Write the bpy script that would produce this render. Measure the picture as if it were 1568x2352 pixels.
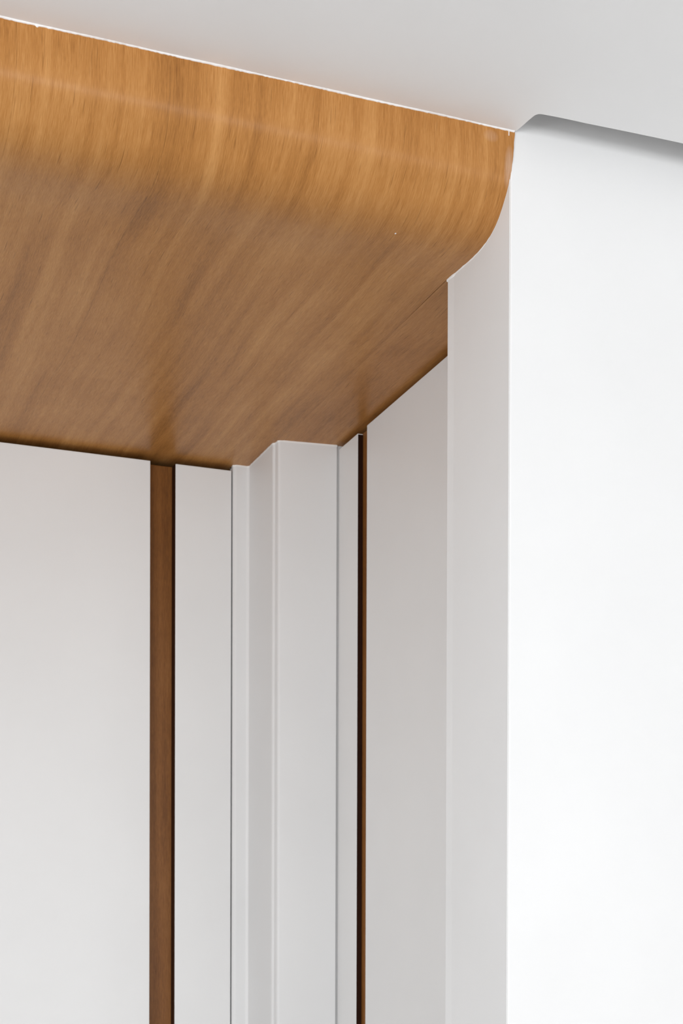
import bpy, bmesh, math, random
from mathutils import Vector, Matrix

scene = bpy.context.scene
for o in list(bpy.data.objects):
    bpy.data.objects.remove(o)
C = scene.collection
random.seed(7)

# ------------------------------------------------------------------ camera
HC = 2.60                                  # ceiling height; the wall corner stands at x = 0, y = 0
F_PX, W_PX, H_PX = 3515.9, 1568.0, 2352.0
YAW, PITCH, ROLL = math.radians(21.18), math.radians(0.48), 0.0029
sn, cs, sp, cp = math.sin(YAW), math.cos(YAW), math.sin(PITCH), math.cos(PITCH)
fwd = Vector((sn * cp, cs * cp, -sp)); up0 = Vector((sn * sp, cs * sp, cp)); rt0 = Vector((cs, -sn, 0))
rt = rt0 * math.cos(ROLL) + up0 * math.sin(ROLL)
up = up0 * math.cos(ROLL) - rt0 * math.sin(ROLL)
cam_d = bpy.data.cameras.new('camera')
cam = bpy.data.objects.new('camera', cam_d); C.objects.link(cam)
m = Matrix((rt, up, -fwd)).transposed().to_4x4()
m.translation = Vector((-0.85777, -1.64869, HC - 1.0))
cam.matrix_world = m
cam_d.sensor_fit = 'HORIZONTAL'; cam_d.sensor_width = 36.0
cam_d.lens = F_PX / W_PX * 36.0
cam_d.shift_y = (2243.455 - H_PX / 2) / W_PX
cam_d.clip_start = 0.02
cam_d.dof.use_dof = True
cam_d.dof.focus_distance = 1.86
cam_d.dof.aperture_fstop = 22.0
scene.camera = cam

# ------------------------------------------------------------------ world, daylight, exposure
world = bpy.data.worlds.new('overcast_sky'); scene.world = world
world.use_nodes = True
world.node_tree.nodes['Background'].inputs[0].default_value = (0.80, 0.90, 1.0, 1)
world.node_tree.nodes['Background'].inputs[1].default_value = 1.0

def window_light(name, loc, rot, sx, sy, power, col):
    d = bpy.data.lights.new(name, 'AREA'); d.shape = 'RECTANGLE'; d.size = sx; d.size_y = sy
    d.energy = power; d.color = col
    o = bpy.data.objects.new(name, d); C.objects.link(o)
    o.location = loc; o.rotation_euler = rot
    return o
WIN = (-2.60, 1.50, 1.00, 2.42)             # window opening in the wall behind the camera: x0, x1, z0, z1
YB = -5.0
WIN_FILL = (-4.2, -1.0, 1.00, 2.42)             # unseen window added in the left wall to brighten side faces: y0, y1, z0, z1
XL, XR = -3.2, 2.2                        # room sides
window_light('window_daylight', ((WIN[0] + WIN[1]) / 2, YB + 0.03, (WIN[2] + WIN[3]) / 2),
             (math.radians(90), 0, 0), WIN[1] - WIN[0] - 0.1, WIN[3] - WIN[2] - 0.1, 102, (0.965, 0.985, 1.0))
window_light('left_fill_light', (XL + 0.03, (WIN_FILL[0] + WIN_FILL[1]) / 2, (WIN_FILL[2] + WIN_FILL[3]) / 2),
             (math.radians(90), 0, math.radians(-90)), WIN_FILL[1] - WIN_FILL[0] - 0.1, WIN_FILL[3] - WIN_FILL[2] - 0.1, 95, (0.965, 0.985, 1.0))  # added fill light for the left-facing surfaces

scene.view_settings.view_transform = 'Standard'
scene.view_settings.look = 'None'
scene.view_settings.gamma = 1.0
scene.view_settings.use_curve_mapping = False
scene.view_settings.exposure = -0.13
scene.cycles.max_bounces = 6
scene.cycles.glossy_bounces = 2
scene.cycles.use_light_tree = False
scene.cycles.caustics_reflective = False
scene.cycles.caustics_refractive = False

# ------------------------------------------------------------------ materials
def new_mat(name):
    mt = bpy.data.materials.new(name); mt.use_nodes = True
    nt = mt.node_tree
    return mt, nt, nt.nodes, nt.links, nt.nodes['Principled BSDF']

def paint(name, col, rough=0.55, bump=0.02, spec=0.4, scale=260.0):
    mt, nt, N, L, b = new_mat(name)
    tc = N.new('ShaderNodeTexCoord')
    n1 = N.new('ShaderNodeTexNoise'); n1.inputs['Scale'].default_value = scale; n1.inputs['Detail'].default_value = 3
    n2 = N.new('ShaderNodeTexNoise'); n2.inputs['Scale'].default_value = 5; n2.inputs['Detail'].default_value = 3
    L.new(tc.outputs['Object'], n1.inputs['Vector']); L.new(tc.outputs['Object'], n2.inputs['Vector'])
    r = N.new('ShaderNodeValToRGB')
    c = Vector(col)
    r.color_ramp.elements[0].position = 0.3; r.color_ramp.elements[0].color = (*(c * 0.98), 1)
    r.color_ramp.elements[1].position = 0.7; r.color_ramp.elements[1].color = (*(c * 1.01), 1)
    L.new(n2.outputs['Fac'], r.inputs['Fac']); L.new(r.outputs['Color'], b.inputs['Base Color'])
    bp = N.new('ShaderNodeBump'); bp.inputs['Strength'].default_value = bump; bp.inputs['Distance'].default_value = 0.002
    L.new(n1.outputs['Fac'], bp.inputs['Height']); L.new(bp.outputs['Normal'], b.inputs['Normal'])
    b.inputs['Roughness'].default_value = rough
    b.inputs['Specular IOR Level'].default_value = spec
    return mt

def plain(name, col, rough=0.5):
    mt, nt, N, L, b = new_mat(name)
    b.inputs['Base Color'].default_value = (*col, 1); b.inputs['Roughness'].default_value = rough
    return mt

def wood(name, dark, mid, light, rough=0.42, wave=0.018, fibre=880.0, pores=0.55, spec=0.5, offset=(0, 0), joints=(), smear_glare=()):
    """veneer grain that runs along V of the UV map (metres)"""
    mt, nt, N, L, b = new_mat(name)
    uv = N.new('ShaderNodeUVMap'); uv.uv_map = 'UVMap'
    add0 = N.new('ShaderNodeVectorMath'); add0.operation = 'ADD'; add0.inputs[1].default_value = (offset[0], offset[1], 0)
    L.new(uv.outputs[0], add0.inputs[0])
    def mapped(src, sx, sy):
        mp = N.new('ShaderNodeVectorMath'); mp.operation = 'MULTIPLY'; mp.inputs[1].default_value = (sx, sy, 1)
        L.new(src, mp.inputs[0]); return mp.outputs[0]
    def noise(vec, detail=3, rough_=0.55, dist=0.0):
        n = N.new('ShaderNodeTexNoise'); n.inputs['Scale'].default_value = 1.0
        n.inputs['Detail'].default_value = detail; n.inputs['Roughness'].default_value = rough_
        n.inputs['Distortion'].default_value = dist
        L.new(vec, n.inputs['Vector']); return n.outputs['Fac']
    def math_(op, a, bb, clamp=False):
        q = N.new('ShaderNodeMath'); q.operation = op; q.use_clamp = clamp
        for i, v in enumerate((a, bb)):
            if isinstance(v, (int, float)): q.inputs[i].default_value = v
            else: L.new(v, q.inputs[i])
        return q.outputs[0]
    def remap(v, a0, a1, b0, b1):
        r = N.new('ShaderNodeMapRange'); L.new(v, r.inputs[0])
        for i, x in enumerate((a0, a1, b0, b1)): r.inputs[i + 1].default_value = x
        return r.outputs[0]
    # slow wander of the grain lines
    wn = noise(mapped(add0.outputs[0], 3.2, 2.4), 1, 0.5)
    wo = math_('MULTIPLY', math_('SUBTRACT', wn, 0.5), wave * 2)
    cx = N.new('ShaderNodeCombineXYZ'); L.new(wo, cx.inputs[0])
    add1 = N.new('ShaderNodeVectorMath'); add1.operation = 'ADD'
    L.new(add0.outputs[0], add1.inputs[0]); L.new(cx.outputs[0], add1.inputs[1])
    g = add1.outputs[0]
    fib = noise(mapped(g, fibre, 40.0), 3, 0.62)
    fine = noise(mapped(g, fibre * 2.0, 110.0), 1, 0.5)
    strk = noise(mapped(g, 62.0, 1.5), 2, 0.6)
    band = noise(mapped(g, 13.0, 0.8), 1, 0.5)
    blot = noise(mapped(add0.outputs[0], 10.0, 7.0), 2, 0.55)
    por = noise(mapped(g, 640.0, 20.0), 1, 0.5)
    t = math_('ADD', remap(fib, 0.25, 0.75, -0.17, 0.17), remap(fine, 0.25, 0.75, -0.09, 0.09))
    t = math_('ADD', t, remap(strk, 0.25, 0.75, -0.19, 0.19))
    t = math_('ADD', t, remap(band, 0.3, 0.7, -0.14, 0.14))
    t = math_('ADD', t, remap(blot, 0.25, 0.75, -0.10, 0.10))
    t = math_('ADD', t, 0.52, True)
    r = N.new('ShaderNodeValToRGB')
    e = r.color_ramp.elements
    e[0].position = 0.0; e[0].color = (*dark, 1)
    e[1].position = 1.0; e[1].color = (*light, 1)
    q = e.new(0.5); q.color = (*mid, 1)
    L.new(t, r.inputs['Fac'])
    pm = remap(por, 0.66, 0.76, 0.0, pores)
    if joints:                                                       # hairline joints between veneer leaves
        sx = N.new('ShaderNodeSeparateXYZ'); L.new(g, sx.inputs[0])
        for u0, wd, st in joints:
            d = math_('ABSOLUTE', math_('SUBTRACT', sx.outputs[0], u0), 0)
            ln = math_('MULTIPLY', remap(d, 0.0, wd, st, 0.0), remap(band, 0.35, 0.6, 1.0, 0.35))
            pm = math_('MAXIMUM', pm, math_('MULTIPLY', ln, remap(fib, 0.35, 0.6, 1.0, 0.25)))
    mx = N.new('ShaderNodeMix'); mx.data_type = 'RGBA'
    L.new(pm, mx.inputs[0]); L.new(r.outputs['Color'], mx.inputs[6])
    mx.inputs[7].default_value = (*(Vector(dark) * 0.55), 1)
    col = mx.outputs[2]
    if smear_glare:                                                       # pale patches: a residue smear, and corner glare painted into the colour
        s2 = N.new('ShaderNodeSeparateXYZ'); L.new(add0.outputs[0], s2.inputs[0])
        for u0, v0, ru, rv, st in smear_glare:
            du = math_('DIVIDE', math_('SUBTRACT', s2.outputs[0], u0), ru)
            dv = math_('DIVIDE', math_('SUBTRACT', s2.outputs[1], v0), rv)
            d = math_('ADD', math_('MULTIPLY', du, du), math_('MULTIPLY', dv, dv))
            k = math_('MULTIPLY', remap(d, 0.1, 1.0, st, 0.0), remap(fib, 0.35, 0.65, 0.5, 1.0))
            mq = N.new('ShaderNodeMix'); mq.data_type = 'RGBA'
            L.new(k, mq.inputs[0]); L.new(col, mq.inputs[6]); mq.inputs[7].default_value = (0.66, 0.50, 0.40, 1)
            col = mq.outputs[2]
    L.new(col, b.inputs['Base Color'])
    bp = N.new('ShaderNodeBump'); bp.inputs['Strength'].default_value = 0.10; bp.inputs['Distance'].default_value = 0.001
    L.new(math_('SUBTRACT', fib, math_('MULTIPLY', pm, 0.6)), bp.inputs['Height'])
    L.new(bp.outputs['Normal'], b.inputs['Normal'])
    L.new(remap(fib, 0.3, 0.7, rough + 0.03, rough - 0.03), b.inputs['Roughness'])
    b.inputs['Specular IOR Level'].default_value = spec
    return mt

M = {
    'tile': paint('pale_floor_tile', (0.40, 0.39, 0.385), 0.5, 0.02),
    'wall': paint('white_wall_paint', (0.815, 0.812, 0.81), 0.6, 0.025),
    'jamb': paint('white_paint_shaded', (0.765, 0.765, 0.765), 0.45, 0.015),  # wall white taken darker, so shade on the jamb sits in the colour
    'ceil': paint('white_ceiling_paint', (0.90, 0.895, 0.89), 0.8, 0.02),
    'lacquer': paint('white_door_lacquer', (0.785, 0.783, 0.78), 0.38, 0.006),
    'caulk': paint('white_caulk', (0.88, 0.87, 0.86), 0.5, 0.05),
    'carcass': plain('grey_board', (0.10, 0.09, 0.08), 0.8),
    'veneer': wood('honey_veneer', (0.178, 0.064, 0.013), (0.438, 0.192, 0.052), (0.635, 0.325, 0.114), 0.34, spec=0.19, wave=0.015, pores=0.42, smear_glare=((-.0315, .0110, .011, .008, .20), (-.0065, .0420, .007, .026, .42)), joints=((-0.424, 0.0014, 0.6), (-0.592, 0.0008, 0.6), (-0.250, 0.0007, 0.4), (-0.105, 0.0008, 0.35))),
    'infill': wood('honey_veneer_offcut', (0.170, 0.060, 0.012), (0.415, 0.178, 0.048), (0.600, 0.300, 0.104), 0.34, spec=0.19, offset=(3.1, 1.7)),
    'strip': wood('walnut_strip', (0.085, 0.028, 0.006), (0.215, 0.082, 0.019), (0.320, 0.140, 0.042), 0.40, 0.004, 500, 0.3, 0.25, offset=(5, 2)),
    'edge': wood('dark_edge_shade', (0.012, 0.003, 0.001), (0.026, 0.007, 0.002), (0.045, 0.014, 0.004), 0.6, 0.004, 500, 0.2, 0.15),  # dark wood edge, shade of the recess put into the colour
    'glass': plain('window_glass', (0.9, 0.95, 1.0), 0.05),
}
M['glass'].node_tree.nodes['Principled BSDF'].inputs['Transmission Weight'].default_value = 1.0

# ------------------------------------------------------------------ builders (coordinates: z relative to the ceiling)
def link(name, me, mat, parent=None, kind=None, label=None, cat=None):
    o = bpy.data.objects.new(name, me); C.objects.link(o)
    if mat is not None:
        me.materials.append(M[mat])
    if parent is not None: o.parent = parent
    if kind: o['kind'] = kind
    if label: o['label'] = label
    if cat: o['category'] = cat
    return o

def finish(bm, name, bevel=0.0, seg=2):
    if bevel > 0:
        bmesh.ops.bevel(bm, geom=[e for e in bm.edges if e.calc_face_angle(0) > 0.5], offset=bevel, segments=seg,
                        profile=0.5, affect='EDGES', clamp_overlap=True)
    bmesh.ops.recalc_face_normals(bm, faces=bm.faces[:])
    uvl = bm.loops.layers.uv.get('UVMap') or bm.loops.layers.uv.new('UVMap')
    for f in bm.faces:
        n = f.normal
        for l in f.loops:
            p = l.vert.co
            if abs(n.z) > 0.7: l[uvl].uv = (p.x, p.y)
            elif abs(n.x) > abs(n.y): l[uvl].uv = (p.y, p.z)
            else: l[uvl].uv = (p.x, p.z)
    me = bpy.data.meshes.new(name); bm.to_mesh(me); bm.free()
    return me

def add_box(bm, x0, x1, y0, y1, z0, z1):
    r = bmesh.ops.create_cube(bm, size=1.0)
    for v in r['verts']:
        v.co = Vector((x0 + (v.co.x + .5) * (x1 - x0), y0 + (v.co.y + .5) * (y1 - y0), z0 + (v.co.z + .5) * (z1 - z0)))

def box(name, b, mat, parent=None, bevel=0.0, **k):
    bm = bmesh.new()
    for q in (b if isinstance(b[0], (tuple, list)) else [b]):
        add_box(bm, *q)
    me = finish(bm, name, bevel)
    return link(name, me, mat, parent, **k)

def prism(name, pts, z0, z1, mat, parent=None, bevel=0.0, seg=2, smooth=False, **k):
    """plan outline extruded upright"""
    bm = bmesh.new()
    lo = [bm.verts.new((x, y, z0)) for x, y in pts]; hi = [bm.verts.new((x, y, z1)) for x, y in pts]
    n = len(pts)
    bm.faces.new(lo); bm.faces.new(hi)
    vert_edges = []
    for i in range(n):
        bm.faces.new((lo[i], lo[(i + 1) % n], hi[(i + 1) % n], hi[i]))
    if bevel:
        bm.edges.ensure_lookup_table()
        ve = [e for e in bm.edges if abs(e.verts[0].co.z - e.verts[1].co.z) > 1e-4]
        bmesh.ops.bevel(bm, geom=ve, offset=bevel, segments=seg, profile=0.5, affect='EDGES', clamp_overlap=True)
    me = finish(bm, name)
    return link(name, me, mat, parent, **k)

def empty(name, loc, label, cat, kind=None):
    o = bpy.data.objects.new(name, None); C.objects.link(o); o.location = loc
    o['label'] = label; o['category'] = cat
    if kind: o['kind'] = kind
    return o

def under(parent, o):
    """parent a part built in world coordinates without moving it"""
    o.parent = parent; o.matrix_parent_inverse = Matrix.Translation(-parent.location)
    return o

Z = lambda z: HC + z
XO = -1.71                    # far-left end of the alcove opening
ZS = -0.1045                  # underside of the plywood soffit
XJ = -0.004                   # jamb face
YD = 0.9945                   # front of the back wardrobe doors
XS = 0.0935                   # front of the side wardrobe doors

# ------------------------------------------------------------------ the setting
box('floor', (XL - .1, XR + .1, YB - .1, 1.75, -0.05, 0), 'tile', kind='structure', label='pale floor of the room, below the picture', cat='floor')

# ceiling: solid slab whose edge leaves a narrow slot along the right wall
cp_ = [(XL - .1, YB - .1), (XR + .1, YB - .1), (XR + .1, -0.0555)]
xs = [XR * 0.999, 1.6, 1.1, .8, .6, .45, .36, .30, .25, .2036, .165, .128, .098, .07, .05, .035, .024, .017]
for x in xs:
    cp_.append((x, -0.0462 - 0.03 * min(x, .2) + random.uniform(-.0003, .0003)))
cp_ += [(.0122, -.0460), (.0094, -.0452), (.0074, -.0435), (.0058, -.0405), (.0045, -.030), (.0034, -.0175), (.0022, -.007), (.001, .0), (.001, 1.75), (XL - .1, 1.75)]
cbm = bmesh.new()
lo = [cbm.verts.new((x, y, HC)) for x, y in cp_]; hi = [cbm.verts.new((x, y, HC + .22)) for x, y in cp_]
cbm.faces.new(lo); cbm.faces.new(hi)
for i in range(len(cp_)):
    j = (i + 1) % len(cp_); cbm.faces.new((lo[i], lo[j], hi[j], hi[i]))
add_box(cbm, XL - .1, XR + .1, YB - .1, 1.75, HC + .22, HC + .27)
link('ceiling', finish(cbm, 'ceiling'), 'ceil', kind='structure', label='smooth white painted ceiling with a shadow slot along the right wall', cat='ceiling')

# right wall pier, its jamb towards the alcove
wr = box('wall_right', (XJ, XR, 0.0, 0.1735, 0, HC + .22), 'wall', bevel=0.0015, kind='structure',
         label='bright white painted wall on the right of the alcove', cat='wall')
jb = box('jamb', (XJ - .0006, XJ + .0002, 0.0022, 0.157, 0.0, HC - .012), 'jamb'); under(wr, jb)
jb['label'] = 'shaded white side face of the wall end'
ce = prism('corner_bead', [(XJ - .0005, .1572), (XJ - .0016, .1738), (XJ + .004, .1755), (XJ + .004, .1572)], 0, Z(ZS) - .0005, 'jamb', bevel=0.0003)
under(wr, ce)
box('wall_left', [(XL - .1, XL, YB, WIN_FILL[0], 0, HC), (XL - .1, XL, WIN_FILL[1], 0.0, 0, HC), (XL - .1, XL, WIN_FILL[0], WIN_FILL[1], 0, WIN_FILL[2]),
                  (XL - .1, XL, WIN_FILL[0], WIN_FILL[1], WIN_FILL[3], HC), (XL - .1, XO, 0.0, 1.75, 0, HC)], 'wall', kind='structure',
    label='white wall left of the alcove, outside the picture', cat='wall')
box('wall_far', (XL - .1, XR + .1, 1.65, 1.75, 0, HC), 'wall', kind='structure', label='white wall hidden behind the wardrobes', cat='wall')
box('wall_side', (XR, XR + .1, YB, 1.75, 0, HC), 'wall', kind='structure', label='white side wall outside the picture', cat='wall')
box('wall_back', [(XL, WIN[0], YB - .1, YB, 0, HC), (WIN[1], XR, YB - .1, YB, 0, HC),
                  (WIN[0], WIN[1], YB - .1, YB, 0, WIN[2]), (WIN[0], WIN[1], YB - .1, YB, WIN[3], HC)], 'wall', kind='structure',
    label='white window wall behind the camera', cat='wall')
def window(name, label, W, along, at):
    """frame, mullion and two panes in an opening; along = 'x' or 'y', at = outer face of the wall"""
    xm = (W[0] + W[1]) / 2
    def bb(a, b, d0, d1, z0, z1):
        return (a, b, at + d0, at + d1, z0, z1) if along == 'x' else (at + d0, at + d1, a, b, z0, z1)
    wn = empty(name, (xm, at, W[2]) if along == 'x' else (at, xm, W[2]), label, 'window', 'structure')
    under(wn, box('window_frame', [bb(W[0], W[0] + .05, .02, .07, W[2], W[3]), bb(W[1] - .05, W[1], .02, .07, W[2], W[3]),
          bb(W[0] + .05, W[1] - .05, .02, .07, W[2], W[2] + .05), bb(W[0] + .05, W[1] - .05, .02, .07, W[3] - .05, W[3]),
          bb(xm - .025, xm + .025, .02, .07, W[2] + .05, W[3] - .05)], 'lacquer'))
    for a, b in ((W[0] + .05, xm - .025), (xm + .025, W[1] - .05)):
        under(wn, box('pane', bb(a, b, .04, .045, W[2] + .05, W[3] - .05), 'glass'))
window('window_1', 'white framed window in the wall behind the camera', WIN, 'x', YB - .1)
window('fill_window', 'white framed window added for fill light in the left wall outside the picture', WIN_FILL, 'y', XL - .1)

# boxed pillar between the two wardrobes
pil = [(-.0455, 1.012), (-.0455, .9950), (-.0410, .9905), (-.0205, .9900), (-.0168, .9870), (-.0163, .8600), (-.0155, .8575), (-.0128, .8545), (-.0120, .8425),
       (-.0095, .8392), (.0905, .8268), (.0910, .8300), (.1300, .8330), (.1300, 1.012)]
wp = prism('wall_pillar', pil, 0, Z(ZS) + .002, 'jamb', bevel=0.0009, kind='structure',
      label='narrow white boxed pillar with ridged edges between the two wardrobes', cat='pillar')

rim = []
for i in range(len(pil) - 3):                  # ragged filler where the pillar meets the plywood
    a, b = Vector(pil[i]), Vector(pil[i + 1])
    n = max(1, int((b - a).length / .006)); nv = Vector(((b - a).y, -(b - a).x)).normalized()
    if i == 0: nv = Vector((0, 0))
    for k in range(n):
        q = a.lerp(b, k / n) - nv * -random.uniform(.0002, .0011) * (1 if i < 9 else .3); rim.append((q.x, q.y))
rim += [(.0915, .8275), (.0915, .8400), (-.012, 1.0), (-.040, 1.005)]
fl_ = prism('filler_rim', rim, Z(ZS) - .0026, Z(ZS) + .0015, 'caulk'); under(wp, fl_)

# ------------------------------------------------------------------ bent plywood bulkhead
PROFILE = [(-.0016, -.0006), (-.00155, -.020), (-.0011, -.035), (.0, -.047), (.0022, -.0565), (.0068, -.0655), (.0143, -.0745), (.0225, -.0832),
           (.0315, -.0910), (.0440, -.0982), (.0585, -.1033), (.0755, -.1062), (.0950, -.1074), (.1150, -.1070), (.1370, -.1060), (.1600, -.1050),
           (.190, ZS), (.26, ZS), (.36, ZS), (.48, ZS), (.60, ZS), (.72, ZS), (.84, ZS), (.95, ZS), (1.06, ZS)]
def catmull(pts, n):
    out = []
    for i in range(len(pts) - 1):
        p0 = Vector(pts[max(i - 1, 0)]); p1 = Vector(pts[i]); p2 = Vector(pts[i + 1]); p3 = Vector(pts[min(i + 2, len(pts) - 1)])
        for k in range(n):
            t = k / n
            out.append(0.5 * ((2 * p1) + (p2 - p0) * t + (2 * p0 - 5 * p1 + 4 * p2 - p3) * t * t + (3 * p1 - p0 - 3 * p2 + p3) * t ** 3))
    out.append(Vector(pts[-1])); return out
prof = catmull(PROFILE, 3)
bh = empty('plywood_bulkhead', (-0.85, 0.0, Z(ZS)), 'honey-brown bent plywood sheet curving from the ceiling edge into the alcove soffit', 'wood panel')

def bent_sheet():
    bm = bmesh.new(); uvl = bm.loops.layers.uv.new('UVMap')
    ncol = 60
    T = 0.004
    s = 0.0; rows = []; rows2 = []
    for i, p in enumerate(prof):
        if i: s += (p - prof[i - 1]).length
        a = prof[max(i - 1, 0)]; b = prof[min(i + 1, len(prof) - 1)]
        d = (b - a).normalized(); nrm = Vector((-d.y, d.x))          # towards the back / top side
        if nrm.y < 0 and nrm.x < 0: nrm = -nrm
        if p.x < .01 and p.y > -.066:                                # free end over the wall corner, ragged
            xe = .0006 - .0044 * min(1, -p.y / .056) + random.uniform(-.0004, .0003)
            if p.y < -.054: xe = min(xe, XJ - .0002)
        elif p.x < .17: xe = XJ - .0004
        else: xe = XJ - .0018 + .0012 * min(1, max(0, (p.x - .25) / .2))
        row = []; row2 = []
        for c in range(ncol + 1):
            t = c / ncol
            x = XO + .002 + (xe - XO - .002) * t
            q = p + nrm * T
            row.append((bm.verts.new((x, p.x, Z(p.y))), (x, s)))
            row2.append((bm.verts.new((x, q.x, Z(min(q.y, -.0005)))), (x, s)))
        rows.append(row); rows2.append(row2)
    def quad(a, b, c, d):
        f = bm.faces.new([v[0] for v in (a, b, c, d)])
        for l, v in zip(f.loops, (a, b, c, d)): l[uvl].uv = v[1]
        f.smooth = True
    for i in range(len(rows) - 1):
        for c in range(ncol):
            quad(rows[i][c], rows[i + 1][c], rows[i + 1][c + 1], rows[i][c + 1])
            quad(rows2[i][c], rows2[i][c + 1], rows2[i + 1][c + 1], rows2[i + 1][c])
        for c in (0, ncol):
            quad(*[(bm.verts.new(v[0].co), v[1]) for v in (rows[i][c], rows[i + 1][c], rows2[i + 1][c], rows2[i][c])])
    me = bpy.data.meshes.new('bent_sheet')
    bmesh.ops.recalc_face_normals(bm, faces=bm.faces[:])
    bm.to_mesh(me); bm.free()
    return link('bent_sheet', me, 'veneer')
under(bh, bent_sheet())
inf = box('infill_strip', (XJ - .0008, .135, .178, .864, Z(ZS) + .0004, Z(ZS) + .0054), 'infill'); under(bh, inf)
inf['label'] = 'narrow plywood strip beyond the seam over the side wardrobe'

# irregular caulk along the ceiling, and along the curved end against the jamb
def bead_top():
    bm = bmesh.new(); prev = None
    n = 700
    for i in range(n + 1):
        x = XO + .005 + (-.0005 - XO - .005) * i / n
        w = .0021 + .0004 * math.sin(x * 47) + random.uniform(-.00025, .00025)
        h = .0016 + .0003 * math.sin(x * 31 + 1) + random.uniform(-.0003, .0003)
        if random.random() < .012: h += random.uniform(.0006, .0016)
        ring = [bm.verts.new((x, -.0014 - w, HC - .0001)), bm.verts.new((x, -.0018 - w * .35, HC - h * .72)), bm.verts.new((x, -.0012, HC - h)), bm.verts.new((x, .0, HC - .0001))]
        if prev:
            for k in range(4):
                bm.faces.new((prev[k], ring[k], ring[(k + 1) % 4], prev[(k + 1) % 4]))
        else: bm.faces.new(ring)
        prev = ring
    bm.faces.new(prev)
    add_box(bm, -.0082, -.0073, -.0021, -.0012, HC - .0068, HC - .001)      # run of paint near the corner
    me = finish(bm, 'caulk_bead')
    return link('caulk_bead', me, 'caulk')
cb = bead_top(); under(bh, cb); cb['label'] = 'thin ragged white caulk line along the ceiling'

def bead_curve():
    bm = bmesh.new(); prev = None
    for i, p in enumerate(prof):
        if p.x < .004 or p.x > .186: continue
        a = prof[i - 1]; b = prof[i + 1]; d = (b - a).normalized(); nrm = Vector((d.y, -d.x))
        if nrm.y > 0: nrm = -nrm
        w = (.0009 + random.uniform(-.0004, .0003)) * min(1, .15 + p.x * 10); h = (.0034 + random.uniform(-.0004, .0004)) * min(1, p.x * 9)
        xo = XJ - .0002 - .0012 * (p.x > .155)
        A = (xo, p.x, Z(p.y) + .0004)
        B = (xo - w, p.x + nrm.x * .0002, Z(p.y + nrm.y * .0002))
        D = (xo - .0005, p.x + nrm.x * h * .6, Z(p.y + nrm.y * h * .6))
        E = (xo + .0004, p.x + nrm.x * h, Z(p.y + nrm.y * h))
        ring = [bm.verts.new(q) for q in (A, B, D, E)]
        if prev:
            for k in range(4): bm.faces.new((prev[k], ring[k], ring[(k + 1) % 4], prev[(k + 1) % 4]))
        else: bm.faces.new(ring)
        prev = ring
    bm.faces.new(prev)
    return link('caulk_bead', finish(bm, 'caulk_bead'), 'caulk')
under(bh, bead_curve())
sp_bm = bmesh.new(); bmesh.ops.create_icosphere(sp_bm, subdivisions=2, radius=.0011)
for v in sp_bm.verts: v.co = Vector((v.co.x - .1197, v.co.y * 1.4 + .0808, v.co.z * .35 + Z(-.1068)))
spk = link('paint_speck', finish(sp_bm, 'paint_speck'), 'caulk'); under(bh, spk); spk['label'] = 'tiny cream paint speck'

# ------------------------------------------------------------------ wardrobe along the back of the alcove
GAP = .0102
ZT = Z(ZS) - GAP
w1 = empty('built_in_wardrobe', (-0.85, YD, 0.0), 'white wardrobe with a wide brown pull strip across the back of the alcove', 'wardrobe')
X1, X2, X3, X4 = -1.66, -.1972, -.1515, -.0482
under(w1, box('carcass', [(XO + .01, X1 + 1.45, YD + .0205, YD + .58, .06, ZT - .002), (X2 + .001, X4 + .002, YD + .034, YD + .58, .06, ZT - .002)], 'carcass'))
under(w1, box('plinth', (XO + .01, X4, YD + .05, YD + .5, 0, .06), 'carcass'))
for a, b in ((X1, -.93), (-.927, X2), (X3, X4)):
    under(w1, box('door', (a, b, YD, YD + .019, .06, ZT), 'lacquer', bevel=.0008))
hc1 = under(w1, box('pull_strip', (X2 + .0005, X3 - .0005, YD + .0205, YD + .0325, .06, ZT), 'strip', bevel=.0006))
hc1['label'] = 'brown wooden pull strip recessed between the doors'
e1 = box('edge_shade', (X3 - .0012, X3 + .0002, YD + .0006, YD + .0204, .06, ZT - .0005), 'edge'); under(w1, e1)
e1['label'] = 'dark brown door edge with shadow put into its colour'

# ------------------------------------------------------------------ wardrobe along the side, behind the wall end
w2 = empty('side_wardrobe', (XS, .5, 0.0), 'white wardrobe with a thin dark pull groove, right behind the wall end', 'wardrobe')
GAP2 = .0075; ZT2 = Z(ZS) - GAP2
Y1, Y2, Y3, Y4 = .182, .6975, .7385, .8258
REC = .0095
under(w2, box('carcass', [(XS + .0205, XS + .6, Y1, Y2, .06, ZT2 - .002), (XS + .024, XS + .6, Y2, Y4, .06, ZT2 - .002)], 'carcass'))
under(w2, box('plinth', (XS + .05, XS + .5, Y1, Y4, 0, .06), 'carcass'))
under(w2, box('door', (XS, XS + .019, Y1, Y2, .06, ZT2), 'lacquer', bevel=.0008))
under(w2, box('door', (XS, XS + REC, Y3, Y4, .06, ZT2), 'lacquer', bevel=.0006))
p2 = under(w2, box('pull_strip', (XS + REC + .0002, XS + .0205, Y2 + .0005, Y3 + .02, .06, ZT2 + .001), 'strip', bevel=.0005))
p2['label'] = 'brown wooden strip at the bottom of the groove'
e2 = under(w2, box('edge_shade', (XS + .0006, XS + REC - .0006, Y3 - .0012, Y3 + .0002, .06, ZT2 - .002), 'edge'))
e2['label'] = 'near-black strip with the shade of the groove put into its colour'
